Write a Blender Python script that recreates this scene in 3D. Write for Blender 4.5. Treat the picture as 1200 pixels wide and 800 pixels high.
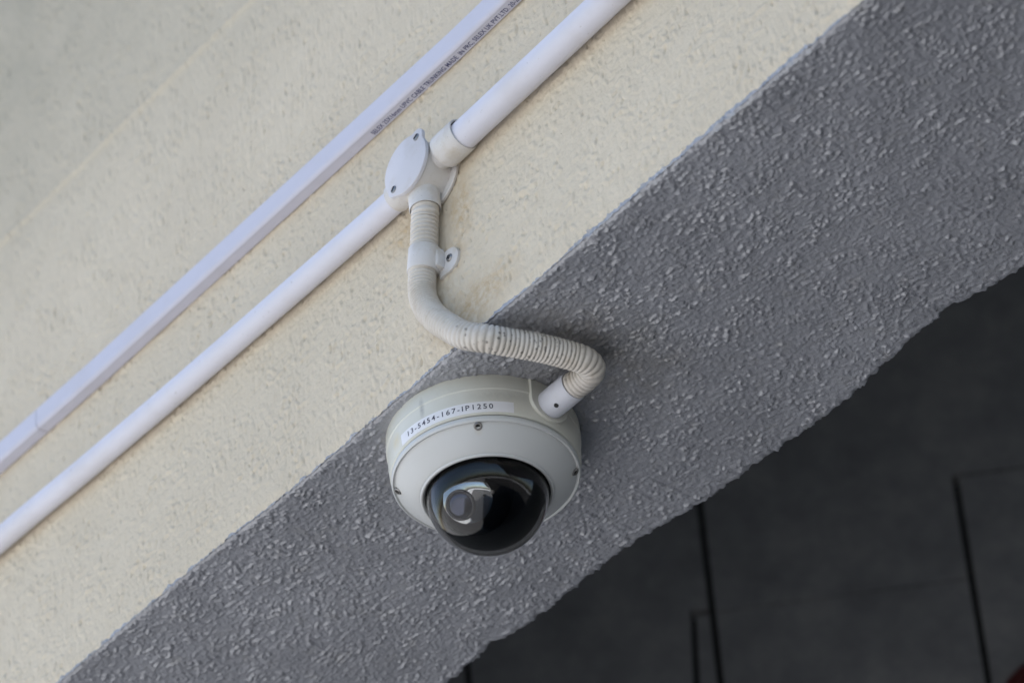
import bpy, math
import numpy as np
from mathutils import Vector, Matrix

scene = bpy.context.scene
for o in list(bpy.data.objects):
    bpy.data.objects.remove(o, do_unlink=True)
COL = scene.collection
R = math.radians

# ------------------------------------------------------------------ camera
H = 3.75                                   # height of the beam's underside above the ground
CAM = Vector((0.02845, -2.65668, H - 2.12092))
FW = Vector((0.0, 0.768172, 0.640244)); RT = Vector((0.996345, 0.054688, -0.065615)); UP = Vector((0.085417, -0.637904, 0.765364))
cd = bpy.data.cameras.new("camera"); cam = bpy.data.objects.new("camera", cd); COL.objects.link(cam)
M = Matrix((RT, UP, -FW)).transposed().to_4x4(); M.translation = CAM
cam.matrix_world = M
cd.sensor_fit = 'HORIZONTAL'; cd.sensor_width = 36.0; cd.lens = 156.0
cd.clip_start = 0.05; cd.clip_end = 500.0
cd.dof.use_dof = True; cd.dof.focus_distance = 3.36; cd.dof.aperture_fstop = 5.8; cd.dof.aperture_blades = 7
scene.camera = cam

# ------------------------------------------------------------------ sky and sun (open shade: the sun stands behind the building)
SUN_EL, SUN_AZ = R(50.0), math.atan2(-0.30, 0.95)      # azimuth given as atan2(x, y)
world = bpy.data.worlds.new("World"); scene.world = world; world.use_nodes = True
wn = world.node_tree.nodes; wl = world.node_tree.links; wn.clear()
sky = wn.new('ShaderNodeTexSky'); sky.sky_type = 'NISHITA'; sky.sun_disc = False
sky.sun_elevation = SUN_EL; sky.sun_rotation = SUN_AZ; sky.altitude = 100; sky.air_density = 1.0; sky.dust_density = 2.0; sky.ozone_density = 1.0
bg = wn.new('ShaderNodeBackground'); bg.inputs['Strength'].default_value = 0.12
wo = wn.new('ShaderNodeOutputWorld'); wl.new(sky.outputs[0], bg.inputs[0]); wl.new(bg.outputs[0], wo.inputs[0])
sd = bpy.data.lights.new("sun", 'SUN'); sd.energy = 4.5; sd.angle = R(0.6); sd.color = (1.0, 0.955, 0.89)
sun = bpy.data.objects.new("sun", sd); COL.objects.link(sun)
sv = Vector((math.sin(SUN_AZ) * math.cos(SUN_EL), math.cos(SUN_AZ) * math.cos(SUN_EL), math.sin(SUN_EL)))
sun.rotation_euler = sv.to_track_quat('Z', 'Y').to_euler(); sun.location = (-4, -4, 9)
scene.view_settings.view_transform = 'Standard'; scene.view_settings.look = 'None'
scene.view_settings.exposure = 1.2; scene.view_settings.gamma = 1.0; scene.view_settings.use_curve_mapping = False
scene.cycles.max_bounces = 10; scene.cycles.transmission_bounces = 8; scene.cycles.glossy_bounces = 6; scene.cycles.diffuse_bounces = 5

# ------------------------------------------------------------------ frames and helpers
# local frame, millimetres: x = along the beam, y = into the building, z = up; origin = centre of the camera's foot on the soffit
AZ = R(-47.94)
FRAME = Matrix.Translation((0, 0, H)) @ Matrix.Rotation(AZ, 4, 'Z')
WALL = -82.0                                # y of the cream face
BASES = {}

def tag(o, label=None, cat=None, group=None, kind=None):
    if label: o['label'] = label
    if cat: o['category'] = cat
    if group: o['group'] = group
    if kind: o['kind'] = kind
    return o

def thing(name, base, label, cat, group=None):
    o = bpy.data.objects.new(name, None); COL.objects.link(o); o.empty_display_size = 0.02
    o.matrix_world = FRAME @ Matrix.Translation(Vector(base) / 1000.0)
    BASES[o.name] = np.array(base, float)
    return tag(o, label, cat, group)

def finish(me, angle):
    n = len(me.polygons)
    me.polygons.foreach_set('use_smooth', np.ones(n, bool))
    if angle is not None: me.set_sharp_from_angle(angle=R(angle))
    me.update()

def add(name, verts, faces, mat, parent=None, base=None, angle=32):
    v = np.asarray(verts, float)
    b = BASES[parent.name] if parent is not None else np.array(base if base is not None else v.mean(0), float)
    me = bpy.data.meshes.new(name)
    me.from_pydata(((v - b) / 1000.0).tolist(), [], [list(f) for f in faces])
    me.validate(); finish(me, angle)
    me.materials.append(mat)
    o = bpy.data.objects.new(name, me); COL.objects.link(o)
    BASES[o.name] = b
    if parent is not None: o.parent = parent
    else: o.matrix_world = FRAME @ Matrix.Translation(Vector(b) / 1000.0)
    return o

def basis(axis):
    a = np.array(axis, float); a /= np.linalg.norm(a)
    h = np.array([0, 0, 1.0]) if abs(a[2]) < 0.9 else np.array([1.0, 0, 0])
    x = np.cross(h, a); x /= np.linalg.norm(x); y = np.cross(a, x)
    return x, y, a

def revolve(profile, origin, axis, n=64, closed=False):
    """profile: (radius, distance along axis); radius 0 ends are closed to a point"""
    x, y, a = basis(axis); o = np.array(origin, float)
    V, F, rings = [], [], []
    for r, t in profile:
        if r <= 1e-6: rings.append([len(V)]); V.append(o + a * t)
        else:
            rings.append(list(range(len(V), len(V) + n)))
            for k in range(n):
                p = 2 * math.pi * k / n; V.append(o + a * t + r * (math.cos(p) * x + math.sin(p) * y))
    pairs = list(zip(rings[:-1], rings[1:]))
    if closed: pairs.append((rings[-1], rings[0]))
    for A, B in pairs:
        for k in range(n):
            k2 = (k + 1) % n
            if len(A) == 1 and len(B) == 1: continue
            if len(A) == 1: F.append((A[0], B[k2], B[k]))
            elif len(B) == 1: F.append((A[k], A[k2], B[0]))
            else: F.append((A[k], A[k2], B[k2], B[k]))
    return V, F

def sweep(path, radii, n=40, cap=True):
    P = np.array(path, float); m = len(P)
    T = np.gradient(P, axis=0); T /= np.linalg.norm(T, axis=1)[:, None]
    x, y, _ = basis(T[0]); V, F = [], []
    ang = np.arange(n) * 2 * math.pi / n
    for i in range(m):
        x = x - T[i] * (x @ T[i]); x /= np.linalg.norm(x); y = np.cross(T[i], x)
        V.extend((P[i] + radii[i] * (np.cos(ang)[:, None] * x + np.sin(ang)[:, None] * y)).tolist())
    for i in range(m - 1):
        for k in range(n):
            k2 = (k + 1) % n; F.append((i * n + k, i * n + k2, (i + 1) * n + k2, (i + 1) * n + k))
    if cap: F.append(tuple(range(n))[::-1]); F.append(tuple(range((m - 1) * n, m * n)))
    return V, F

def prism(outline, origin, ex, ey, ez, depth, bevel=0.5):
    """outline in (ex, ey), extruded along ez by depth, front edge bevelled"""
    O = np.array(outline, float); o = np.array(origin, float); ex, ey, ez = (np.array(q, float) for q in (ex, ey, ez))
    c = O.mean(0); n = len(O); V, F = [], []
    d = np.linalg.norm(O - c, axis=1).max()
    for s, t in ((1, 0), (1, depth - bevel), (1 - 0.3 * bevel / d, depth - 0.3 * bevel), (1 - bevel / d, depth)):
        for p in c + (O - c) * s: V.append(o + ex * p[0] + ey * p[1] + ez * t)
    for i in range(3):
        for k in range(n):
            k2 = (k + 1) % n; F.append((i * n + k, i * n + k2, (i + 1) * n + k2, (i + 1) * n + k))
    F.append(tuple(range(n))[::-1]); F.append(tuple(range(3 * n, 4 * n)))
    return V, F

def box(lo, hi):
    (a, b, c), (d, e, f) = lo, hi
    V = [(a, b, c), (d, b, c), (d, e, c), (a, e, c), (a, b, f), (d, b, f), (d, e, f), (a, e, f)]
    F = [(0, 3, 2, 1), (4, 5, 6, 7), (0, 1, 5, 4), (1, 2, 6, 5), (2, 3, 7, 6), (3, 0, 4, 7)]
    return V, F

def merge(*parts):
    V, F = [], []
    for v, f in parts:
        k = len(V); V.extend([tuple(p) for p in v]); F.extend([tuple(i + k for i in q) for q in f])
    return V, F

def spline(pts, step):
    """Catmull-Rom through pts resampled at even arc length"""
    P = np.array(pts, float); P = np.vstack([2 * P[0] - P[1], P, 2 * P[-1] - P[-2]]); out = []
    for i in range(1, len(P) - 2):
        t = np.linspace(0, 1, 60, endpoint=False)[:, None]
        a, b, c, d = P[i - 1], P[i], P[i + 1], P[i + 2]
        out.append(0.5 * (2 * b + (c - a) * t + (2 * a - 5 * b + 4 * c - d) * t ** 2 + (3 * b - a - 3 * c + d) * t ** 3))
    out = np.vstack(out + [P[-2][None]])
    s = np.r_[0, np.cumsum(np.linalg.norm(np.diff(out, axis=0), axis=1))]
    q = np.linspace(0, s[-1], max(2, int(s[-1] / step)))
    return np.stack([np.interp(q, s, out[:, k]) for k in range(3)], -1), q

# ------------------------------------------------------------------ materials
def new_mat(name):
    m = bpy.data.materials.new(name); m.use_nodes = True
    nt = m.node_tree; return m, nt, nt.nodes, nt.links, nt.nodes['Principled BSDF']

def noise(nt, scale, detail=3.0, rough=0.55, vec=None, dist=0.0):
    t = nt.nodes.new('ShaderNodeTexNoise'); t.inputs['Scale'].default_value = scale; t.inputs['Detail'].default_value = detail
    t.inputs['Roughness'].default_value = rough; t.inputs['Distortion'].default_value = dist
    if vec is not None: nt.links.new(vec, t.inputs['Vector'])
    return t.outputs['Fac']

def ramp(nt, fac, stops):
    r = nt.nodes.new('ShaderNodeValToRGB'); e = r.color_ramp.elements
    while len(e) < len(stops): e.new(0.5)
    for k, (p, c) in zip(e, stops): k.position = p; k.color = (*c, 1) if len(c) == 3 else c
    nt.links.new(fac, r.inputs[0]); return r.outputs[0]

def mix(nt, fac, a, b, mode='MIX'):
    m = nt.nodes.new('ShaderNodeMix'); m.data_type = 'RGBA'; m.blend_type = mode
    for s, v in ((0, fac), (6, a), (7, b)):
        if hasattr(v, 'is_output'): nt.links.new(v, m.inputs[s])
        elif s == 0: m.inputs[0].default_value = v
        else: m.inputs[s].default_value = (*v, 1)
    return m.outputs[2]

def math_(nt, op, a, b=None, clamp=False):
    m = nt.nodes.new('ShaderNodeMath'); m.operation = op; m.use_clamp = clamp
    for i, v in enumerate((a, b)):
        if v is None: continue
        if hasattr(v, 'is_output'): nt.links.new(v, m.inputs[i])
        else: m.inputs[i].default_value = v
    return m.outputs[0]

def coord(nt): return nt.nodes.new('ShaderNodeTexCoord').outputs['Object']

def bump(nt, bsdf, height, strength, dist):
    b = nt.nodes.new('ShaderNodeBump'); b.inputs['Strength'].default_value = strength; b.inputs['Distance'].default_value = dist
    nt.links.new(height, b.inputs['Height']); nt.links.new(b.outputs[0], bsdf.inputs['Normal'])

def spot(nt, vec, centre, size):
    """1 at centre, 0 beyond size (metres, object space)"""
    s = nt.nodes.new('ShaderNodeVectorMath'); s.operation = 'SUBTRACT'; nt.links.new(vec, s.inputs[0]); s.inputs[1].default_value = centre
    d = nt.nodes.new('ShaderNodeVectorMath'); d.operation = 'DIVIDE'; nt.links.new(s.outputs[0], d.inputs[0]); d.inputs[1].default_value = size
    l = nt.nodes.new('ShaderNodeVectorMath'); l.operation = 'LENGTH'; nt.links.new(d.outputs[0], l.inputs[0])
    r = nt.nodes.new('ShaderNodeMapRange'); r.inputs[1].default_value = 1.0; r.inputs[2].default_value = 0.2; nt.links.new(l.outputs['Value'], r.inputs[0])
    return r.outputs[0]

def plastic(name, col, rough=0.4, dirt=(0.45, 0.40, 0.30), amount=0.25, scale=60.0, spec=0.5, streak=0.0):
    m, nt, nd, ln, bs = new_mat(name); v = coord(nt)
    f = noise(nt, scale, 4, 0.6, v); d = ramp(nt, f, [(0.5, (0, 0, 0)), (0.78, (1, 1, 1))])
    g = noise(nt, scale * 14, 2, 0.5, v); sp = ramp(nt, g, [(0.70, (0, 0, 0)), (0.76, (1, 1, 1))])
    c = mix(nt, math_(nt, 'MULTIPLY', d, amount), col, tuple(a * b for a, b in zip(col, (dirt[0] * 1.6, dirt[1] * 1.6, dirt[2] * 1.6))))
    c = mix(nt, math_(nt, 'MULTIPLY', sp, amount * 0.9), c, (0.20, 0.17, 0.13))
    ln.new(c, bs.inputs['Base Color'])
    rr = nt.nodes.new('ShaderNodeMapRange'); rr.inputs[3].default_value = rough - 0.06; rr.inputs[4].default_value = rough + 0.1
    ln.new(f, rr.inputs[0]); ln.new(rr.outputs[0], bs.inputs['Roughness'])
    bs.inputs['Specular IOR Level'].default_value = spec
    bump(nt, bs, noise(nt, 220, 2, 0.5, v), 0.12, 0.0004)
    return m

# cream exterior paint on fine stipple plaster
CREAM, nt, nd, ln, bs = new_mat("cream_paint"); v = coord(nt)
big = noise(nt, 5.0, 4, 0.6, v); mid = noise(nt, 70, 4, 0.65, v); fine = noise(nt, 420, 3, 0.6, v)
c = ramp(nt, big, [(0.3, (0.585, 0.512, 0.398)), (0.7, (0.65, 0.571, 0.446))])
c = mix(nt, ramp(nt, mid, [(0.42, (0, 0, 0)), (0.75, (0.55, 0.55, 0.55))]), c, (0.56, 0.485, 0.37))
pits = ramp(nt, noise(nt, 260, 3, 0.7, v, 0.6), [(0.65, (0, 0, 0)), (0.72, (1, 1, 1))])
pm = ramp(nt, noise(nt, 16, 3, 0.6, v), [(0.42, (0, 0, 0)), (0.66, (0.75, 0.75, 0.75))])
c = mix(nt, math_(nt, 'MULTIPLY', pits, pm), c, (0.26, 0.215, 0.15))
# weather grime on the upper part of the face, with its own ragged outline
sx = nt.nodes.new('ShaderNodeSeparateXYZ'); ln.new(v, sx.inputs[0])
up = nt.nodes.new('ShaderNodeMapRange'); up.inputs[1].default_value = 0.42; up.inputs[2].default_value = 0.74; ln.new(sx.outputs[2], up.inputs[0])
gr = math_(nt, 'MULTIPLY', up.outputs[0], ramp(nt, noise(nt, 11, 5, 0.65, v), [(0.3, (0.5, 0.5, 0.5)), (0.65, (1, 1, 1))]))
c = mix(nt, gr, c, (0.425, 0.385, 0.30))
# rusty damp stains beside the box, the spout and the clamp
st = None
for ce, si in (((0.088, -0.082, 0.128), (0.020, 0.02, 0.045)), ((0.078, -0.082, 0.092), (0.018, 0.02, 0.022)), ((0.030, -0.082, 0.150), (0.05, 0.02, 0.02)), ((0.10, -0.082, 0.03), (0.06, 0.02, 0.03))):
    q = spot(nt, v, ce, si); st = q if st is None else math_(nt, 'MAXIMUM', st, q)
st = math_(nt, 'MULTIPLY', st, ramp(nt, noise(nt, 110, 4, 0.7, v), [(0.34, (0, 0, 0)), (0.64, (0.8, 0.8, 0.8))]))
c = mix(nt, st, c, (0.46, 0.33, 0.18))
ln.new(c, bs.inputs['Base Color']); bs.inputs['Roughness'].default_value = 0.8; bs.inputs['Specular IOR Level'].default_value = 0.3
bump(nt, bs, math_(nt, 'ADD', fine, noise(nt, 1100, 2, 0.5, v)), 0.6, 0.0009)

# grey masonry paint, thick and slightly glossy
GREY, nt, nd, ln, bs = new_mat("grey_paint"); v = coord(nt)
c = ramp(nt, noise(nt, 9, 4, 0.6, v), [(0.3, (0.236, 0.241, 0.262)), (0.7, (0.302, 0.308, 0.334))])
c = mix(nt, ramp(nt, noise(nt, 55, 4, 0.7, v), [(0.55, (0, 0, 0)), (0.8, (0.6, 0.6, 0.6))]), c, (0.285, 0.28, 0.27))
c = mix(nt, ramp(nt, noise(nt, 300, 3, 0.6, v), [(0.66, (0, 0, 0)), (0.78, (0.5, 0.5, 0.5))]), c, (0.16, 0.152, 0.138))
ds = math_(nt, 'MULTIPLY', spot(nt, v, (0.125, 0.01, 0.0), (0.07, 0.10, 0.05)), ramp(nt, noise(nt, 40, 4, 0.65, v), [(0.3, (0.1, 0.1, 0.1)), (0.65, (0.75, 0.75, 0.75))]))
c = mix(nt, ds, c, (0.17, 0.157, 0.132))
ln.new(c, bs.inputs['Base Color']); bs.inputs['Roughness'].default_value = 0.30; bs.inputs['Specular IOR Level'].default_value = 0.8; bs.inputs['Coat Weight'].default_value = 0.7; bs.inputs['Coat Roughness'].default_value = 0.12; bs.inputs['Coat IOR'].default_value = 1.6
bump(nt, bs, math_(nt, 'ADD', noise(nt, 330, 3, 0.6, v, 0.8), noise(nt, 800, 2, 0.5, v)), 0.5, 0.0009)

PVC = plastic("white_pvc", (0.61, 0.61, 0.68), 0.38, amount=0.25, scale=18)
TRUNK = plastic("trunking_pvc", (0.53, 0.525, 0.60), 0.42, amount=0.14, scale=22)
PVC_OLD = plastic("aged_white_pvc", (0.60, 0.58, 0.56), 0.45, amount=0.7, scale=55)
PVC_LID = plastic("lid_pvc", (0.565, 0.555, 0.585), 0.45, amount=0.4, scale=40)
PVC_GREY = plastic("light_grey_pvc", (0.56, 0.57, 0.62), 0.45, amount=0.25, scale=60)
HOUSING = plastic("camera_housing_paint", (0.60, 0.595, 0.53), 0.36, amount=0.16, scale=35, dirt=(0.5, 0.46, 0.38))
LID = plastic("camera_cover_paint", (0.545, 0.555, 0.55), 0.34, amount=0.10, scale=35, dirt=(0.5, 0.47, 0.40))
STICKER = plastic("label_tape", (0.74, 0.74, 0.76), 0.3, amount=0.08, scale=80)

def smudge(m, marks):
    nt = m.node_tree; bs = nt.nodes['Principled BSDF']; v = coord(nt); src = bs.inputs['Base Color'].links[0].from_socket
    for ce, si, col, amt in marks:
        f = math_(nt, 'MULTIPLY', math_(nt, 'MULTIPLY', spot(nt, v, ce, si), amt), ramp(nt, noise(nt, 300, 3, 0.6, v), [(0.25, (0.3, 0.3, 0.3)), (0.6, (1, 1, 1))]))
        src = mix(nt, f, src, col)
    nt.links.new(src, bs.inputs['Base Color'])
def cyl(a, h, r=0.074):
    p = Matrix.Rotation(-AZ, 3, 'Z') @ Vector((math.sin(R(a)) * r, -math.cos(R(a)) * r, -h)); return tuple(p)
smudge(HOUSING, [(cyl(-36, 0.014), (0.003, 0.003, 0.012), (0.20, 0.20, 0.20), 0.55), (cyl(-62, 0.024), (0.008, 0.008, 0.009), (0.62, 0.52, 0.30), 0.6), (cyl(12, 0.018), (0.03, 0.03, 0.006), (0.36, 0.36, 0.33), 0.35), (cyl(62, 0.012), (0.02, 0.02, 0.015), (0.33, 0.31, 0.26), 0.4)])
smudge(LID, [(cyl(-2, 0.047, 0.066), (0.004, 0.004, 0.006), (0.50, 0.46, 0.37), 0.6), (cyl(88, 0.047, 0.066), (0.004, 0.004, 0.007), (0.62, 0.60, 0.52), 0.7), (cyl(-92, 0.046, 0.067), (0.004, 0.004, 0.006), (0.40, 0.38, 0.32), 0.5), (cyl(40, 0.037, 0.072), (0.05, 0.05, 0.002), (0.30, 0.29, 0.25), 0.4)])

# flexible conduit: off-white, yellowed, with rows of mildew specks
FLEX, nt, nd, ln, bs = new_mat("flexible_conduit_plastic"); v = coord(nt)
c = ramp(nt, noise(nt, 30, 3, 0.6, v), [(0.3, (0.53, 0.49, 0.43)), (0.7, (0.62, 0.585, 0.54))])
c = mix(nt, ramp(nt, noise(nt, 75, 5, 0.7, v), [(0.48, (0, 0, 0)), (0.72, (0.6, 0.6, 0.6))]), c, (0.40, 0.34, 0.26))
vo = nt.nodes.new('ShaderNodeTexVoronoi'); vo.inputs['Scale'].default_value = 210; ln.new(v, vo.inputs['Vector'])
dots = ramp(nt, vo.outputs['Distance'], [(0.20, (1, 1, 1)), (0.30, (0, 0, 0))])
dm = math_(nt, 'MULTIPLY', dots, math_(nt, 'MULTIPLY', spot(nt, v, (0.050, 0.032, -0.152), (0.05, 0.07, 0.04)), ramp(nt, noise(nt, 90, 2, 0.5, v), [(0.38, (0, 0, 0)), (0.46, (1, 1, 1))])))
c = mix(nt, dm, c, (0.09, 0.08, 0.07))
ln.new(c, bs.inputs['Base Color']); bs.inputs['Roughness'].default_value = 0.42
bs.inputs['Subsurface Weight'].default_value = 0.0

def flat(name, col, rough=0.5, metal=0.0, spec=0.5):
    m, nt, nd, ln, bs = new_mat(name); v = coord(nt)
    f = noise(nt, 140, 3, 0.6, v)
    ln.new(mix(nt, f, tuple(a * 0.8 for a in col), tuple(min(1, a * 1.2) for a in col)), bs.inputs['Base Color'])
    bs.inputs['Roughness'].default_value = rough; bs.inputs['Metallic'].default_value = metal; bs.inputs['Specular IOR Level'].default_value = spec
    return m
INK = flat("dark_ink", (0.05, 0.05, 0.075), 0.6); INK_BLUE = flat("blue_black_ink", (0.055, 0.06, 0.15), 0.6)
STEEL = flat("dull_steel", (0.30, 0.29, 0.28), 0.38, 1.0); BLACK = flat("black_plastic", (0.008, 0.008, 0.008), 0.9, 0.0, 0.1)
SOCKET = flat("screw_recess", (0.01, 0.01, 0.01), 0.7); RUBBER = flat("black_gasket", (0.02, 0.02, 0.02), 0.8)
BALL = flat("polished_camera_ball", (0.82, 0.83, 0.87), 0.05, 1.0); LENS = flat("lens_coating", (0.12, 0.135, 0.20), 0.02, 1.0)
LENS_RING = flat("lens_ring", (0.09, 0.09, 0.10), 0.25, 0.7)
GLASS, nt, nd, ln, bs = new_mat("smoked_dome")
bs.inputs['Base Color'].default_value = (0.60, 0.60, 0.59, 1); bs.inputs['Transmission Weight'].default_value = 1.0
bs.inputs['Roughness'].default_value = 0.015; bs.inputs['IOR'].default_value = 1.32
LGLASS, nt, nd, ln, bs = new_mat("lens_glass")
bs.inputs['Base Color'].default_value = (0.9, 0.92, 1, 1); bs.inputs['Transmission Weight'].default_value = 1.0; bs.inputs['Roughness'].default_value = 0.0

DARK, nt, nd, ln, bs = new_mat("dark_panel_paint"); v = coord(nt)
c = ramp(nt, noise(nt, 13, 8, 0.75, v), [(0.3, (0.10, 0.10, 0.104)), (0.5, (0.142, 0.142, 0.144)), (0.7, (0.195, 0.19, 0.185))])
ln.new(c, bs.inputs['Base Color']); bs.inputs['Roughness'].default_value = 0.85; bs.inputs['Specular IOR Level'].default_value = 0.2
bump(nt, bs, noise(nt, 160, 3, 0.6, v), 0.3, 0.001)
JOINT = flat("dark_joint", (0.010, 0.010, 0.010), 0.95, 0.0, 0.1); DARK_CEIL = flat("shaded_ceiling_paint", (0.12, 0.12, 0.12), 0.9)
RED = flat("dark_red_paint", (0.07, 0.008, 0.007), 0.5)
GROUND, nt, nd, ln, bs = new_mat("pale_paving"); v = coord(nt)
ln.new(ramp(nt, noise(nt, 1.5, 6, 0.6, v), [(0.3, (0.38, 0.385, 0.39)), (0.7, (0.46, 0.465, 0.47))]), bs.inputs['Base Color']); bs.inputs['Roughness'].default_value = 0.9

# ------------------------------------------------------------------ setting: ground, ceiling, back wall
me = bpy.data.meshes.new("ground"); s = 60.0
me.from_pydata([(-s, -s, 0), (s, -s, 0), (s, s, 0), (-s, s, 0)], [], [(0, 1, 2, 3)]); me.materials.append(GROUND)
tag(bpy.data.objects.new("ground", me), kind='structure'); COL.objects.link(bpy.data.objects["ground"])
me = bpy.data.meshes.new("added_dark_ground"); me.from_pydata([(-0.7, -30, .004), (30, -30, .004), (30, 1.0, .004), (-0.7, 1.0, .004)], [], [(0, 1, 2, 3)])  # added unseen dark sheet: cuts ground bounce and dims the dome's reflection
DARK_GROUND, nt, nd, ln, bs = new_mat("added_ground_dark"); v = coord(nt)
ln.new(ramp(nt, noise(nt, 40, 5, 0.7, v), [(0.3, (0.045, 0.045, 0.046)), (0.7, (0.075, 0.075, 0.074))]), bs.inputs['Base Color']); bs.inputs['Roughness'].default_value = 0.9
me.materials.append(DARK_GROUND); tag(bpy.data.objects.new("added_dark_ground", me), kind='structure'); COL.objects.link(bpy.data.objects["added_dark_ground"])

# ------------------------------------------------------------------ the beam: one dense grid, rough plaster as real relief
def perlin(x, y, seed):
    rng = np.random.RandomState(seed); perm = rng.permutation(512).astype(np.int64); g = rng.rand(512) * 2 * np.pi; gx, gy = np.cos(g), np.sin(g)
    xi = np.floor(x).astype(np.int64); yi = np.floor(y).astype(np.int64); xf = x - xi; yf = y - yi
    u = xf * xf * xf * (xf * (xf * 6 - 15) + 10); w = yf * yf * yf * (yf * (yf * 6 - 15) + 10)
    def gr(i, j, fx, fy):
        h = perm[(perm[(i & 511)] + j) & 511]; return gx[h] * fx + gy[h] * fy
    a = gr(xi, yi, xf, yf); b = gr(xi + 1, yi, xf - 1, yf); c = gr(xi, yi + 1, xf, yf - 1); d = gr(xi + 1, yi + 1, xf - 1, yf - 1)
    return (a * (1 - u) + b * u) * (1 - w) + (c * (1 - u) + d * u) * w
def sstep(a, b, x): t = np.clip((x - a) / (b - a), 0, 1); return t * t * (3 - 2 * t)

def grow(a, b, first, rate=1.25):
    out = [a]; st = first
    while out[-1] < b: out.append(out[-1] + st); st *= rate
    out[-1] = b; return out
ZTOP = 2400.0
u_dense = np.arange(-590, 630.1, 0.95)
us = np.array([-q for q in grow(590, 1380, 3)][::-1][:-1] + u_dense.tolist() + grow(630.5, 6000, 3)[1:])
# profile down the cream face, round the arris, across the soffit, round the back edge, up the back
zs = np.array(grow(860, ZTOP, 5)[::-1][:-1] + np.arange(860, 350, -2.8).tolist() + np.arange(350, 5.0, -1.5).tolist())
RA = 5.0; RB = 6.0
prof = [(WALL, z, -1.0, 0.0) for z in zs]
for t in np.linspace(0, math.pi / 2, 7): prof.append((WALL + RA * (1 - math.cos(t)), RA * (1 - math.sin(t)), -math.cos(t), -math.sin(t)))
n_ar = len(prof)
for y in np.arange(WALL + RA + 0.95, 188.0, 0.95): prof.append((y, 0.0, 0.0, -1.0))
n_so = len(prof)
for t in np.linspace(0, math.pi / 2, 7)[1:]: prof.append((188.0 + RB * math.sin(t), RB * (1 - math.cos(t)), math.sin(t), -math.cos(t)))
for z in grow(8, ZTOP, 2, 1.4)[1:]: prof.append((188.0 + RB, z, 1.0, 0.0))
prof = np.array(prof)
S = np.r_[0, np.cumsum(np.hypot(np.diff(prof[:, 0]), np.diff(prof[:, 1])))]
S -= S[n_ar - 4]                                                  # 0 at the arris, negative up the cream face
BOUND = np.array([(-1380, 10), (-456, 5), (-378, 6), (-318, 5.5), (-237, 5), (-181, 4), (-93, 3.6), (-21, 3.8), (43, 6.4), (82, 7.4), (137, 5.6), (177, 4.4), (227, 6.3), (285, 6.6), (332, 6), (379, 7.5), (425, 7.5), (522, 5), (2600, 6)], float)
ib = int(np.argmin(np.abs(S + 7.5)))                              # profile row that carries the paint line
UU, SS = np.meshgrid(us, S, indexing='ij')
Y = np.repeat(prof[None, :, 0], len(us), 0); ZZ = np.repeat(prof[None, :, 1], len(us), 0)
NY = np.repeat(prof[None, :, 2], len(us), 0); NZ = np.repeat(prof[None, :, 3], len(us), 0)
# paint line wobble
pl = np.interp(us, BOUND[:, 0], BOUND[:, 1]) + 2.2 * perlin(us / 23, us * 0 + .5, 2) + 2.8 * perlin(us / 9, us * 0 + .5, 3) + 1.6 * perlin(us / 3.6, us * 0 + .5, 4) - 0.8
base_z = prof[ib, 1]
wob = (pl - base_z)[:, None] * np.clip(1 - np.abs(SS - S[ib]) / 26.0, 0, 1)
ZZ = np.where((SS < -0.5 * RA), np.maximum(ZZ + wob, 2.0), ZZ)
# the far edge wanders: hand-finished plaster
FAR = np.array([(-1380, 182), (-257, 181), (-230, 178.5), (-204, 175), (-190, 184), (-128, 185), (-61, 183), (-17, 189), (35, 197), (83, 200), (130, 203), (185, 206), (215, 204), (240, 200), (281, 197), (320, 196.5), (347, 205), (379, 210), (2600, 212)], float)
far = np.interp(us, FAR[:, 0], FAR[:, 1]) + 3.0 * perlin(us / 11, us * 0 + .3, 11) + 2.2 * perlin(us / 4.5, us * 0 + .3, 12) - 194.0
Y = Y + far[:, None] * sstep(60, 188, Y)
# arris undulation
ar = (2.0 * perlin(us / 60, us * 0 + .7, 13) + 1.2 * perlin(us / 14, us * 0 + .7, 14))[:, None]
near_a = np.exp(-(SS / 14.0) ** 2); Y = Y + ar * near_a * 0.8; ZZ = ZZ + ar * near_a * 0.6
lift = np.interp(us, [-1380, -260, -215, -170, -110], [7, 7, 6, 2.5, 0])[:, None]; ZZ = ZZ + lift * np.exp(-(np.maximum(SS, 0) / 130.0) ** 2) * np.clip(1 + SS / 60.0, 0, 1)
def soffit_h(x, y):
    wx = x + 2.2 * perlin(x / 9, y / 9, 21) + 0.9 * perlin(x / 3.6, y / 3.6, 22); wy = y + 2.2 * perlin(x / 9, y / 9, 23) + 0.9 * perlin(x / 3.6, y / 3.6, 24)
    m = 0.5 + 0.5 * sstep(-0.3, 0.2, perlin(x / 30, y / 24, 25) + 0.4 * perlin(x / 9, y / 8, 26))
    def worm(a, b, sd):                                                # short broken ridges left by the roller
        return np.clip(1 - np.abs(perlin(wx / a, wy / b, sd)) * 3.6, 0, 1) ** 1.5 * sstep(-0.10, 0.22, perlin(wx / 5.5, wy / 5.5, sd + 50))
    w1 = worm(4.6, 3.4, 27); w2 = worm(3.3, 4.5, 28); w3 = worm(8.0, 3.0, 32)
    bl = sstep(-0.05, 0.5, perlin(wx / 3.8, wy / 3.3, 29))
    flat_ = 1 - 0.55 * sstep(0.18, 0.34, perlin(x / 15, y / 10, 34))    # pressed flat here and there
    return m * flat_ * (1.25 * w1 + 1.15 * w2 + 1.0 * w3 + 1.15 * bl) + 0.5 * perlin(x / 2.6, y / 2.6, 30) + 1.2 * perlin(x / 45, y / 45, 31) - 1.5
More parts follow.
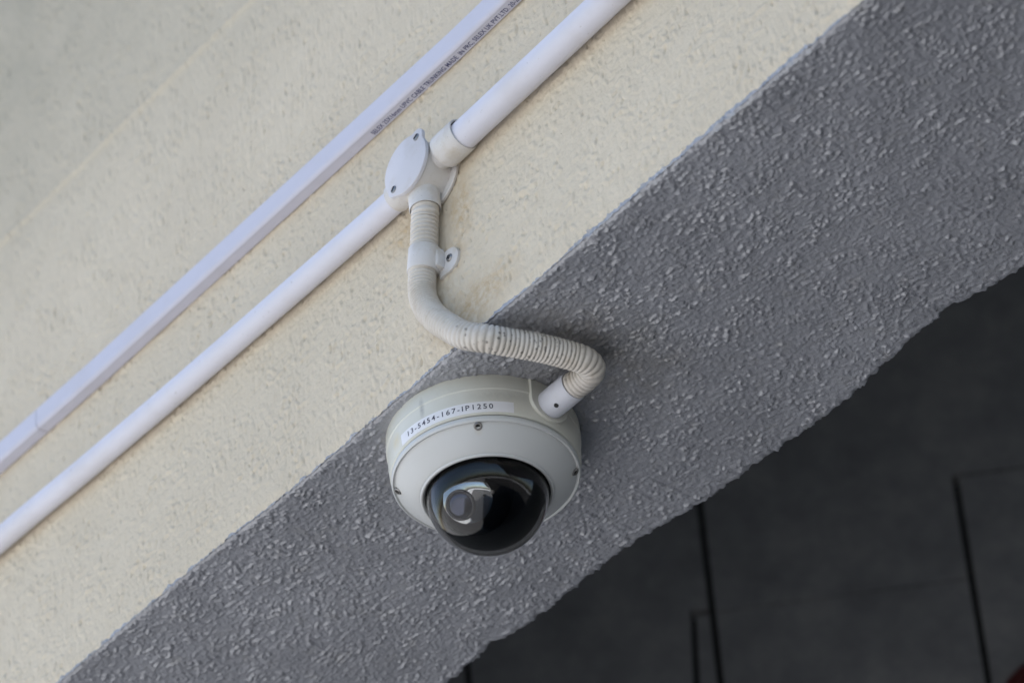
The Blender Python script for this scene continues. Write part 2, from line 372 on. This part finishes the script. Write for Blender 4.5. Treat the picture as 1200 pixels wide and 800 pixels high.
def cream_h(x, y):
    wx = x + 2 * perlin(x / 9, y / 9, 41); wy = y + 2 * perlin(x / 9, y / 9, 42)
    m = 0.45 + 0.55 * sstep(-0.2, 0.3, perlin(x / 38, y / 38, 43))
    bl = sstep(0.02, 0.4, perlin(wx / 6, wy / 6, 44)); pit = -sstep(0.32, 0.5, perlin(wx / 4.5, wy / 7, 45))
    return m * (1.15 * bl + 0.9 * perlin(x / 3.3, y / 3.3, 46) + 1.7 * pit) + 0.9 * perlin(x / 70, y / 70, 47) - 0.3
k = sstep(-15, -4, SS)
hgt = cream_h(UU, SS) * (1 - k) + soffit_h(UU, SS) * k
edge = np.exp(-((SS - S[n_so]) / 9.0) ** 2)
hgt = hgt + edge * (1.5 * perlin(UU / 6, SS / 6, 51) + 0.6 * perlin(UU / 3, SS / 3, 52))
# a render lift joint high on the face: the coat above sits back 4 mm
hgt = hgt - 4.0 * sstep(553.5, 559, ZZ + 1.5 * perlin(us / 40, us * 0 + .2, 61)[:, None]) * (SS < 0) + 2.4 * np.exp(-((ZZ - 552) / 4.0) ** 2) * (SS < 0)
Y = Y + NY * hgt; ZZ = ZZ + NZ * hgt
GV = np.stack([UU, Y, ZZ], -1)

def grid_obj(name, G, mat, parent):
    nu, ns = G.shape[:2]; b = BASES[parent.name]
    co = ((G.reshape(-1, 3) - b) / 1000.0).astype(np.float32)
    i, j = np.meshgrid(np.arange(nu - 1), np.arange(ns - 1), indexing='ij'); a = (i * ns + j).ravel()
    q = np.stack([a, a + 1, a + ns + 1, a + ns], -1).astype(np.int32)
    me = bpy.data.meshes.new(name); me.vertices.add(len(co)); me.vertices.foreach_set('co', co.ravel())
    me.loops.add(q.size); me.loops.foreach_set('vertex_index', q.ravel())
    me.polygons.add(len(q)); me.polygons.foreach_set('loop_start', np.arange(0, q.size, 4, dtype=np.int32)); me.polygons.foreach_set('loop_total', np.full(len(q), 4, np.int32))
    me.update(calc_edges=True); finish(me, None); me.materials.append(mat)
    o = bpy.data.objects.new(name, me); COL.objects.link(o); o.parent = parent; BASES[o.name] = b
    return o
beam = thing("plastered_beam", (0, 0, 0), "rough plastered beam with cream side face and dark grey painted underside", "beam")
grid_obj("cream_face", GV[:, :ib + 1], CREAM, beam)['label'] = "cream stippled plaster side face of the beam"
grid_obj("grey_soffit", GV[:, ib:], GREY, beam)['label'] = "rough grey painted underside of the beam"

# ceiling slab over the recess behind the beam, and the dark wall
BE = R(-4.5); WE = Vector((math.cos(BE), math.sin(BE), 0)); WM = Vector((-WE.y, WE.x, 0)); WP = Vector((0, 1.0, 0))
def wpt(e, back, z): return WP + WE * (e / 1000) + WM * (back / 1000) + Vector((0, 0, H + z / 1000))
def lpt(u, y, z): return FRAME @ Vector((u / 1000, y / 1000, z / 1000))
def world_mesh(name, V, F, mat, parent=None):
    me = bpy.data.meshes.new(name); base = parent.matrix_world.translation if parent else Vector((0, 0, 0))
    me.from_pydata([tuple(Vector(p) - base) for p in V], [], F); me.materials.append(mat); me.update()
    o = bpy.data.objects.new(name, me); COL.objects.link(o)
    if parent: o.parent = parent
    return o
cz = ZTOP + 4
poly = [lpt(-1380, WALL, cz), lpt(6000, WALL, cz), wpt(9000, 300, cz), wpt(-1500, 300, cz)]
V = poly + [p + Vector((0, 0, 0.15)) for p in poly]
tag(world_mesh("ceiling", V, [(0, 3, 2, 1), (4, 5, 6, 7), (0, 1, 5, 4), (1, 2, 6, 5), (2, 3, 7, 6), (3, 0, 4, 7)], DARK_CEIL), kind='structure')

bw = bpy.data.objects.new("back_wall", None); COL.objects.link(bw); bw.location = wpt(0, 0, -H * 1000); bw.empty_display_size = 0.1
tag(bw, "dark wall of large flat panels with black joints, out of focus behind the beam", "wall")
bpy.context.view_layer.update()
def wall_prism(name, outline, d0, d1, mat):
    n = len(outline); V = [wpt(e, d0, z) for e, z in outline] + [wpt(e, d1, z) for e, z in outline]
    F = [tuple(range(n)), tuple(range(n, 2 * n))[::-1]] + [(k, k + n, (k + 1) % n + n, (k + 1) % n) for k in range(n)]
    return world_mesh(name, V, F, mat, bw)
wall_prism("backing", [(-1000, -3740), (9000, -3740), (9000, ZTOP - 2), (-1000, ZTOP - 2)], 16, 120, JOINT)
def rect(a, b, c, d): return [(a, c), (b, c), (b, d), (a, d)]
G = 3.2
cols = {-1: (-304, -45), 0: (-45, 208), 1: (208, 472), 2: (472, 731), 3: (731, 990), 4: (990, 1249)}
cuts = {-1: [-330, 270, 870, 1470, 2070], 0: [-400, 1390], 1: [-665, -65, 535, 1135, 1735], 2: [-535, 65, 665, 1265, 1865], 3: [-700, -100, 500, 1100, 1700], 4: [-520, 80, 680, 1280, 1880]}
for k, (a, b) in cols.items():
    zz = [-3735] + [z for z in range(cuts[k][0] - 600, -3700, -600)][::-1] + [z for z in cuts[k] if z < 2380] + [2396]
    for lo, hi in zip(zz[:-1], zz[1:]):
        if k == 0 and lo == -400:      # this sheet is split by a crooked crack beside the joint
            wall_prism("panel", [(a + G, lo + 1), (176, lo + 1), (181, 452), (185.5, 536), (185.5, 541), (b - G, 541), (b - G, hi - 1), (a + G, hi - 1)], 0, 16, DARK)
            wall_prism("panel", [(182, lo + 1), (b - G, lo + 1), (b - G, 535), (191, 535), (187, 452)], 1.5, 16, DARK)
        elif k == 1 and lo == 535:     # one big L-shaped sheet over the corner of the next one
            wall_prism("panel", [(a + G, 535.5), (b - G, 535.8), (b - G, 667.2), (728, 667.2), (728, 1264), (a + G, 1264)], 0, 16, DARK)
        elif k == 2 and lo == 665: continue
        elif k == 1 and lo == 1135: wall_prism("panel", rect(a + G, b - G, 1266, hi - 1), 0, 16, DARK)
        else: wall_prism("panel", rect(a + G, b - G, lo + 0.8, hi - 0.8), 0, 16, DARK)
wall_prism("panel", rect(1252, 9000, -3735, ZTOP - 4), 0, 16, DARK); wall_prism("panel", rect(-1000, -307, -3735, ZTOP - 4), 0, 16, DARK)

# dark red rounded fitting on that wall, only its rim shows in the corner
rf = bpy.data.objects.new("red_fitting", None); COL.objects.link(rf); rf.location = wpt(556, 0, 346); rf.empty_display_size = 0.05
tag(rf, "dark red rounded fitting on the dark wall, its rim peeking into the bottom right corner", "fitting"); bpy.context.view_layer.update()
def wrev(name, profile, mat):
    n = 48; V, F = [], []
    for r, t in profile:
        for q in range(n): V.append(wpt(556 + r * math.cos(2 * math.pi * q / n), t, 346 + r * math.sin(2 * math.pi * q / n)))
    for i in range(len(profile) - 1):
        for q in range(n): F.append((i * n + q, i * n + (q + 1) % n, (i + 1) * n + (q + 1) % n, (i + 1) * n + q))
    F.append(tuple(range((len(profile) - 1) * n, len(profile) * n)))
    o = world_mesh(name, V, F, mat, rf); finish(o.data, 40); return o
wrev("back_plate", [(84, 0.2), (84, -10), (80, -13), (60, -13)], RED); wrev("bell_dome", [(70, -13), (70, -30), (62, -44), (40, -54), (12, -58), (3, -58)], RED)

# ------------------------------------------------------------------ cable trunking
XA = (1, 0, 0)
def tz(u): return float(np.interp(u, [-1300, -541, -387, -19, 102, 179, 700], [292, 281.5, 277.6, 275.4, 275.3, 277.5, 280]))
def trunk(u0, u1, label, printed):
    w = WALL - 0.6; t = thing("cable_trunking", (u0, WALL, tz(u0)), label, "trunking")
    U = np.unique(np.r_[np.linspace(u0, u1, max(2, int((u1 - u0) / 40))), [q for q in (-541, -387, -19, 102, 179) if u0 < q < u1]]); n = len(U)
    def ext(name, prof, mat, parent):
        V, F, m = [], [], len(prof)
        for u in U:
            for y, z in prof: V.append((u, w - y, tz(u) + z))
        for i in range(n - 1):
            for k2 in range(m): F.append((i * m + k2, i * m + (k2 + 1) % m, (i + 1) * m + (k2 + 1) % m, (i + 1) * m + k2))
        F.append(tuple(range(m))); F.append(tuple(range((n - 1) * m, n * m))[::-1])
        return add(name, V, F, mat, parent, angle=25)
    ext("tray", [(0, 0), (0, 22), (8.9, 22), (8.9, 0.0)], TRUNK, t)
    ext("snap_lid", [(9.0, -0.35), (9.7, -0.2), (10.6, 0.3), (11.3, 1.1), (11.8, 2.1), (12.1, 3.4), (12.2, 5), (12.2, 17), (12.1, 18.6), (11.8, 19.9), (11.3, 20.9), (10.6, 21.7), (9.7, 22.2), (9.0, 22.35)], TRUNK, t)
    return t
trunk(-467.0, 700, "long white trunking with printed dark lettering along its underside, above the round conduit", True)
trunk(-1300, -467.8, "short length of white flat trunking at the left edge, beyond the butt joint", False)

def text_mesh(body, size, spacing=1.0):
    cu = bpy.data.curves.new("txt", 'FONT'); cu.body = body; cu.size = size; cu.space_character = spacing; cu.resolution_u = 3; cu.offset = 0.012 * size
    o = bpy.data.objects.new("txt", cu); COL.objects.link(o); dg = bpy.context.evaluated_depsgraph_get()
    me = bpy.data.meshes.new_from_object(o.evaluated_get(dg)); V = np.array([v.co[:] for v in me.vertices]); F = [tuple(p.vertices) for p in me.polygons]
    bpy.data.objects.remove(o, do_unlink=True); bpy.data.curves.remove(cu); bpy.data.meshes.remove(me)
    return V, F
tp = [o for o in bpy.data.objects if o.name == "cable_trunking"][0]
V, F = text_mesh("SELEX 25X16mm UPVC CABLE TRUNKING MADE  IN PRC, SELEX UK PVT.LTD. 20-25", 6.2, 1.02)
k = 186.0 / V[:, 0].max()
TV = [(-6 + x * k, WALL - 2.4 - y, tz(-6 + x * k) - 0.2) for x, y, _ in V]
add("lettering", TV, F, INK_BLUE, [c for c in tp.children if c.name.startswith("tray")][0], angle=None)

# ------------------------------------------------------------------ rigid conduits
def conduit(pts, r, label):
    P, q = spline(pts, 20.0)
    t = add("conduit", *sweep(P, [r] * len(P), 48), PVC, base=pts[0]); return tag(t, label, "conduit")
conduit([(-1300, WALL - 11, 222), (-900, WALL - 11, 208), (-524, WALL - 10.9, 195.5), (-372, WALL - 10.9, 188.2), (-190, WALL - 10.9, 182.4), (0, WALL - 11.2, 178.4), (46, WALL - 12.5, 177.6)], 10.1, "thin white round conduit running from the left edge to the junction box")
conduit([(96, WALL - 14, 178), (113.5, WALL - 14, 178), (288, WALL - 14, 183), (480, WALL - 14, 188), (700, WALL - 14, 193)], 11.9, "thicker white round conduit rising from the junction box to the top edge")

# ------------------------------------------------------------------ junction box
BX, BZ = 61.3, 177.6
jb = thing("junction_box", (BX, WALL, BZ), "white round conduit junction box with screwed oval lid between the two conduits", "junction box")
OUT = (0, -1, 0)
add("back_plate", *revolve([(0, 0.5), (30.2, 0.5), (30.6, 2.6), (29.8, 3.4), (0, 3.4)], (BX, WALL, BZ), OUT, 72), PVC_OLD, jb)
add("body", *revolve([(24.6, 2), (24.2, 26.2), (23.6, 27), (0, 27)], (BX, WALL, BZ), OUT, 72), PVC_OLD, jb)
def lid_outline(n=120):
    sc = [(77.4 - BX, 195.6 - BZ), (45.8 - BX, 163.6 - BZ)]; pts = []
    for q in range(n):
        a = 2 * math.pi * q / n; dx, dz = math.cos(a), math.sin(a); r = 25.8
        for cx, cy in sc:
            b = dx * cx + dz * cy; disc = b * b - (cx * cx + cy * cy - 7.0 ** 2)
            if disc > 0 and b > 0: r = max(r, b + math.sqrt(disc))
        pts.append((r * dx, r * dz))
    P = np.array(pts)
    for _ in range(2): P = (np.roll(P, 1, 0) + 2 * P + np.roll(P, -1, 0)) / 4
    return P
LDZ = 0.6
lid = add("lid", *prism(lid_outline(), (BX, WALL - 27.2, BZ + LDZ), (1, 0, 0), (0, 0, 1), OUT, 3.0, 0.9), PVC_LID, jb, angle=30)
for u, z, rot in ((77.0, 195.4, 0.5), (46.0, 164.0, 0.9)):
    add("screw", *revolve([(3.1, -1), (3.1, 0.5), (2.5, 0.9), (0, 1.0)], (u, WALL - 30.2, z), OUT, 24), STEEL, lid)
    c_, s_ = math.cos(rot), math.sin(rot)
    V, F = box((-2.3, -0.5, -0.45), (2.3, 0.2, 0.45)); V = [(u + x * c_ - zz_ * s_, WALL - 31.0 + y, z + x * s_ + zz_ * c_) for x, y, zz_ in V]
    add("slot", V, F, SOCKET, lid)
add("side_spout", *revolve([(11.9, 18), (11.9, 34.6), (11.3, 35.4), (10.2, 35.4)], (BX, WALL - 12.4, BZ), (-1, 0, 0), 48), PVC_OLD, jb)
add("down_spout", *revolve([(12.6, 14), (12.4, 37), (12.2, 38), (11.7, 38), (11.5, 30)], (BX, WALL - 13, BZ), (0.01, 0, -1), 56), PVC_OLD, jb)
add("neck", *revolve([(11, 18), (11, 31)], (BX, WALL - 14, BZ), (1, 0, 0.02), 48), PVC_OLD, jb)
add("socket", *revolve([(10, 27.6), (12.8, 27.6), (14.0, 28.6), (14.3, 30), (14.2, 52), (13.8, 53), (12.6, 53), (12.4, 48)], (BX, WALL - 14.2, BZ), (1, 0, 0.025), 64), PVC_OLD, jb)

# ------------------------------------------------------------------ flexible conduit with ridges
FP = [(61.6, -95, 152), (61.6, -95, 139), (59.4, -94.3, 130.5), (57.2, -94, 116), (55.9, -94, 104), (54.4, -94, 94), (51.6, -94, 81), (50.6, -94.4, 66), (53.2, -95, 53), (60, -96, 37.5), (69, -96.2, 23.5), (80.5, -95.4, 8.5), (93, -92, -6), (107, -83, -14.5), (115.5, -63, -15.5), (122.6, -42.5, -15.5), (128, -21, -15.8), (130.5, -9, -16.8), (127, 0.8, -17.6), (117, 3.6, -17.6), (104, 3.2, -17.4), (94, 3, -17.2)]
P, q = spline(FP, 0.5)
pitch = 3.9 - 0.8 * np.exp(-((q - 105) / 30.0) ** 2) - 0.7 * np.exp(-((q - 235) / 22.0) ** 2)
ph = np.cumsum(np.r_[0, np.diff(q)] / pitch)
rad = 11.0 - np.interp(q, [0, 75, 130, 170, 260], [1.5, 1.5, 1.35, 0.95, 0.95]) * (0.5 - 0.5 * np.cos(2 * np.pi * ph)) ** 2.2
fx = add("flexible_conduit", *sweep(P, rad, 44), FLEX, base=(61.6, -95, 139), angle=None)
tag(fx, "ribbed off-white flexible conduit curving from the junction box down to the dome camera", "conduit")

# clamp that holds it to the wall
cl = thing("saddle_clamp", (54.2, WALL, 93), "off-white saddle clamp screwed to the wall round the ribbed conduit", "clamp")
ax = np.array([52.2, -94, 83.2]) - np.array([56.2, -94, 104.2]); ax /= np.linalg.norm(ax)
add("band", *revolve([(11.0, 0), (12.2, 0.2), (12.6, 1), (12.6, 20.2), (12.2, 21), (11.0, 21.2)], (56.2, -93.6, 104.2), ax, 56, closed=True), PVC_OLD, cl)
tabs = [(60, -11.2), (72, -11.5)] + [(72.5 + 11.0 * math.cos(a), 11.2 * math.sin(a)) for a in np.linspace(-1.4, 1.4, 15)] + [(72, 11.5), (60, 11)]
add("tab", *prism([(x, 87.0 + y * 0.95) for x, y in tabs], (0, WALL + 0.3, 0), (1, 0, 0), (0, 0, 1), OUT, 2.7, 0.6), PVC_OLD, cl)
V, F = prism([(58, -9.5), (66.8, -9), (68.2, -4), (68.2, 5), (66.5, 9.5), (58, 10.5)], (0, WALL - 2.2, 92.0), (1, 0, 0), (0, 0, 1), OUT, 8.0, 2.0)
add("shoulder", V, F, PVC_OLD, cl)
scw = add("screw", *revolve([(3.4, -0.5), (3.3, 0.5), (2.6, 1.3), (0, 1.6)], (73.5, WALL - 2.3, 88.4), OUT, 24), STEEL, cl)
for rot in (0.3, 0.3 + math.pi / 2):
    c_, s_ = math.cos(rot), math.sin(rot); V, F = box((-1.9, -0.4, -0.4), (1.9, 0.5, 0.4))
    add("slot", [(73.5 + x * c_ - z * s_, WALL - 3.6 + y, 88.4 + x * s_ + z * c_) for x, y, z in V], F, SOCKET, scw)

# ------------------------------------------------------------------ dome camera
DN = (0, 0, -1); O3 = (0, 0, 0)
dc = thing("dome_camera", (0, 0, 0), "grey-white dome security camera with smoked dome mounted under the grey soffit", "security camera")
bs_ = add("housing", *revolve([(73.9, -2.5), (74.7, -0.5), (74.7, 11.6), (74.25, 12.2), (74.1, 13), (73.8, 24), (73.1, 32.6), (72.5, 34.3), (71.6, 35.0), (69.8, 35.0)], O3, DN, 160), HOUSING, dc, angle=28)
add("gasket", *revolve([(70.2, 33.5), (70.2, 37.5)], O3, DN, 128), RUBBER, dc)
cv = add("cover", *revolve([(69.8, 35.7), (71.4, 35.7), (72.1, 36.3), (72.3, 38.6), (71.9, 40.1), (71.2, 40.7), (70.5, 40.5), (69.9, 39.9), (69.3, 39.9), (68.6, 40.7), (67.6, 42.2), (66.4, 43.6), (63.5, 46.6), (60.5, 49.4), (57.5, 51.9), (54.8, 53.9), (52.6, 55.2), (51.8, 55.6), (51.0, 55.7)], O3, DN, 160), LID, dc, angle=40)
add("dome_ring", *revolve([(51.3, 55.2), (51.2, 56.6), (50.6, 57.3), (49.7, 57.4), (48.8, 56.9), (48.3, 55.9), (47.6, 55.5), (47.4, 53)], O3, DN, 160), LID, dc, angle=50)
add("dome_gasket", *revolve([(48.1, 55.6), (47.7, 56.2), (47.15, 56.1), (47.15, 53)], O3, DN, 128), RUBBER, dc)
def hemi(r, c, a0=0.0, n=28): return [(r * math.cos(a), c + r * math.sin(a)) for a in np.linspace(a0, math.pi / 2, n)]
outer = [(47.0, 52.0)] + hemi(47.0, 55.0); outer[-1] = (0, 102.0)
inner = [(45.2, 52.0)] + hemi(45.2, 55.0); inner[-1] = (0, 100.2)
add("smoked_dome", *revolve(outer[:-1] + [(0, 102.0), (0, 100.2)] + inner[:-1][::-1], O3, DN, 128, closed=True), GLASS, dc, angle=60)
# inside: black tray, black shroud, ball with lens
add("tray", *revolve([(0, 50.5), (45, 50.5), (46.5, 53)], O3, DN, 96), BLACK, dc)
rot = Matrix.Rotation(-AZ, 3, 'Z')
def wdir(x, y, z): return np.array(rot @ Vector((x, y, z)))
vR, vU, vV = wdir(1, 0, 0), wdir(0, -0.62, 0.78), wdir(0, -0.78, -0.62)
BC = np.array([0, 0, -55.0]) + vR * -10 + vU * -3 + vV * 2
LA = vV * 0.92 + vR * -0.38 + vU * -0.10; LA /= np.linalg.norm(LA)
ball = add("camera_ball", *revolve([(0, -29)] + [(29 * math.cos(a), 29 * math.sin(a)) for a in np.linspace(-1.45, 1.16, 26)], BC, LA, 80), BALL, dc)
add("lens_barrel", *revolve([(11.9, 26.2), (11.7, 28.6), (11.2, 29.2), (10.4, 29.2), (9.9, 28.4), (9.5, 27)], BC, LA, 56), LENS_RING, ball)
add("lens", *revolve([(9.9, 27.4), (8.8, 28.7), (7.2, 29.9), (5.2, 30.9), (3, 31.5), (0, 31.8)], BC, LA, 48), LENS, ball)
SA = vV * 0.94 + vR * -0.33 + vU * 0.06; SA /= np.linalg.norm(SA)
V, F = revolve([(42.6 * math.sin(a), 42.6 * math.cos(a)) for a in np.linspace(R(47), R(178), 44)], (0, 0, -55.0), SA, 90)
add("shroud", [(x, y, min(z, -51.2)) for x, y, z in V], F, BLACK, dc, angle=None)
add("adjust_screw", *revolve([(1.7, 0), (1.5, 1), (0, 1.2)], np.array([0, 0, -55.0]) + vR * 4 + vU * 2 + vV * 40, vV, 20), STEEL, dc)
# cover screws
for a in (-2, 88, 178, 268):
    d_ = wdir(math.sin(R(a)), -math.cos(R(a)), 0)
    p = d_ * 67.4 + np.array([0, 0, -42.0]); nrm = d_ * 0.62 + np.array([0, 0, -0.78])
    s_ = add("cover_screw", *revolve([(3.3, -3), (3.3, 0.9), (2.7, 1.5), (1.9, 1.5), (1.7, 0.2), (0, 0.2)], p, nrm, 24), STEEL, cv)
    add("hex_recess", *revolve([(1.75, 0.4), (0, 0.4)], p, nrm, 6), SOCKET, s_)
# conduit entry boss on the side
bo = [(-17.5, 2)] + [(-17.5, -10)] + [(1.0 + 17.8 * math.cos(a) - 1.0, -16.4 + 15.2 * math.sin(a)) for a in np.linspace(math.pi, 2 * math.pi, 25)] + [(17.5, -10), (17.5, 2)]
add("conduit_boss", *prism([(x + 3, z) for x, z in bo], (62, 0, 0), (0, 1, 0), (0, 0, 1), (1, 0, 0), 13.5, 1.0), HOUSING, bs_, angle=30)
# printed label tape
def on_cyl(phi, h, r): 
    d_ = wdir(math.sin(phi), -math.cos(phi), 0); return tuple(d_ * r + np.array([0, 0, -h]))
def rad_at(h): return float(np.interp(h, [13, 24, 32.6, 34.3], [74.1, 73.8, 73.1, 72.5]))
A0, A1 = R(-56), R(20.4); V, F, n = [], [], 60
hs = np.linspace(24.0, 33.4, 6)
for i in range(n + 1):
    for h in hs: V.append(on_cyl(A0 + (A1 - A0) * i / n, h, rad_at(h) + 0.12))
m = len(hs)
for i in range(n):
    for j in range(m - 1): F.append((i * m + j, (i + 1) * m + j, (i + 1) * m + j + 1, i * m + j + 1))
lab = add("label_tape", V, F, STICKER, dc, angle=None)
V, F = text_mesh("13-5454-167-IP1250", 6.3, 1.35)
T0, T1 = R(-49.0), R(8.0); w_ = V[:, 0].max() - V[:, 0].min(); x0 = V[:, 0].min()
hh = [30.6 - y for y in V[:, 1]]
TV = [on_cyl(T0 + (T1 - T0) * (x - x0) / w_, h, rad_at(h) + 0.25) for (x, y, _), h in zip(V, hh)]
add("lettering", TV, F, INK, lab, angle=None)

# adaptor between flexible conduit and camera
ca = thing("conduit_adaptor", (72, 3, -17.3), "light grey plastic adaptor joining the ribbed conduit to the dome camera", "adaptor")
add("sleeve", *revolve([(10.0, 3), (11.2, 3), (11.8, 4.2), (11.9, 30), (11.5, 31.2), (10.9, 31.4), (10.7, 26)], (72, 3, -17.3), (1, 0.0, 0), 56), PVC_GREY, ca)
add("screw", *revolve([(1.9, -0.5), (1.8, 0.5), (0, 0.7)], (88, 3 + 11.85 * math.sin(R(-25)), -17.3 - 11.85 * math.cos(R(-25))), (0, math.sin(R(-25)), -math.cos(R(-25))), 20), RUBBER, ca)
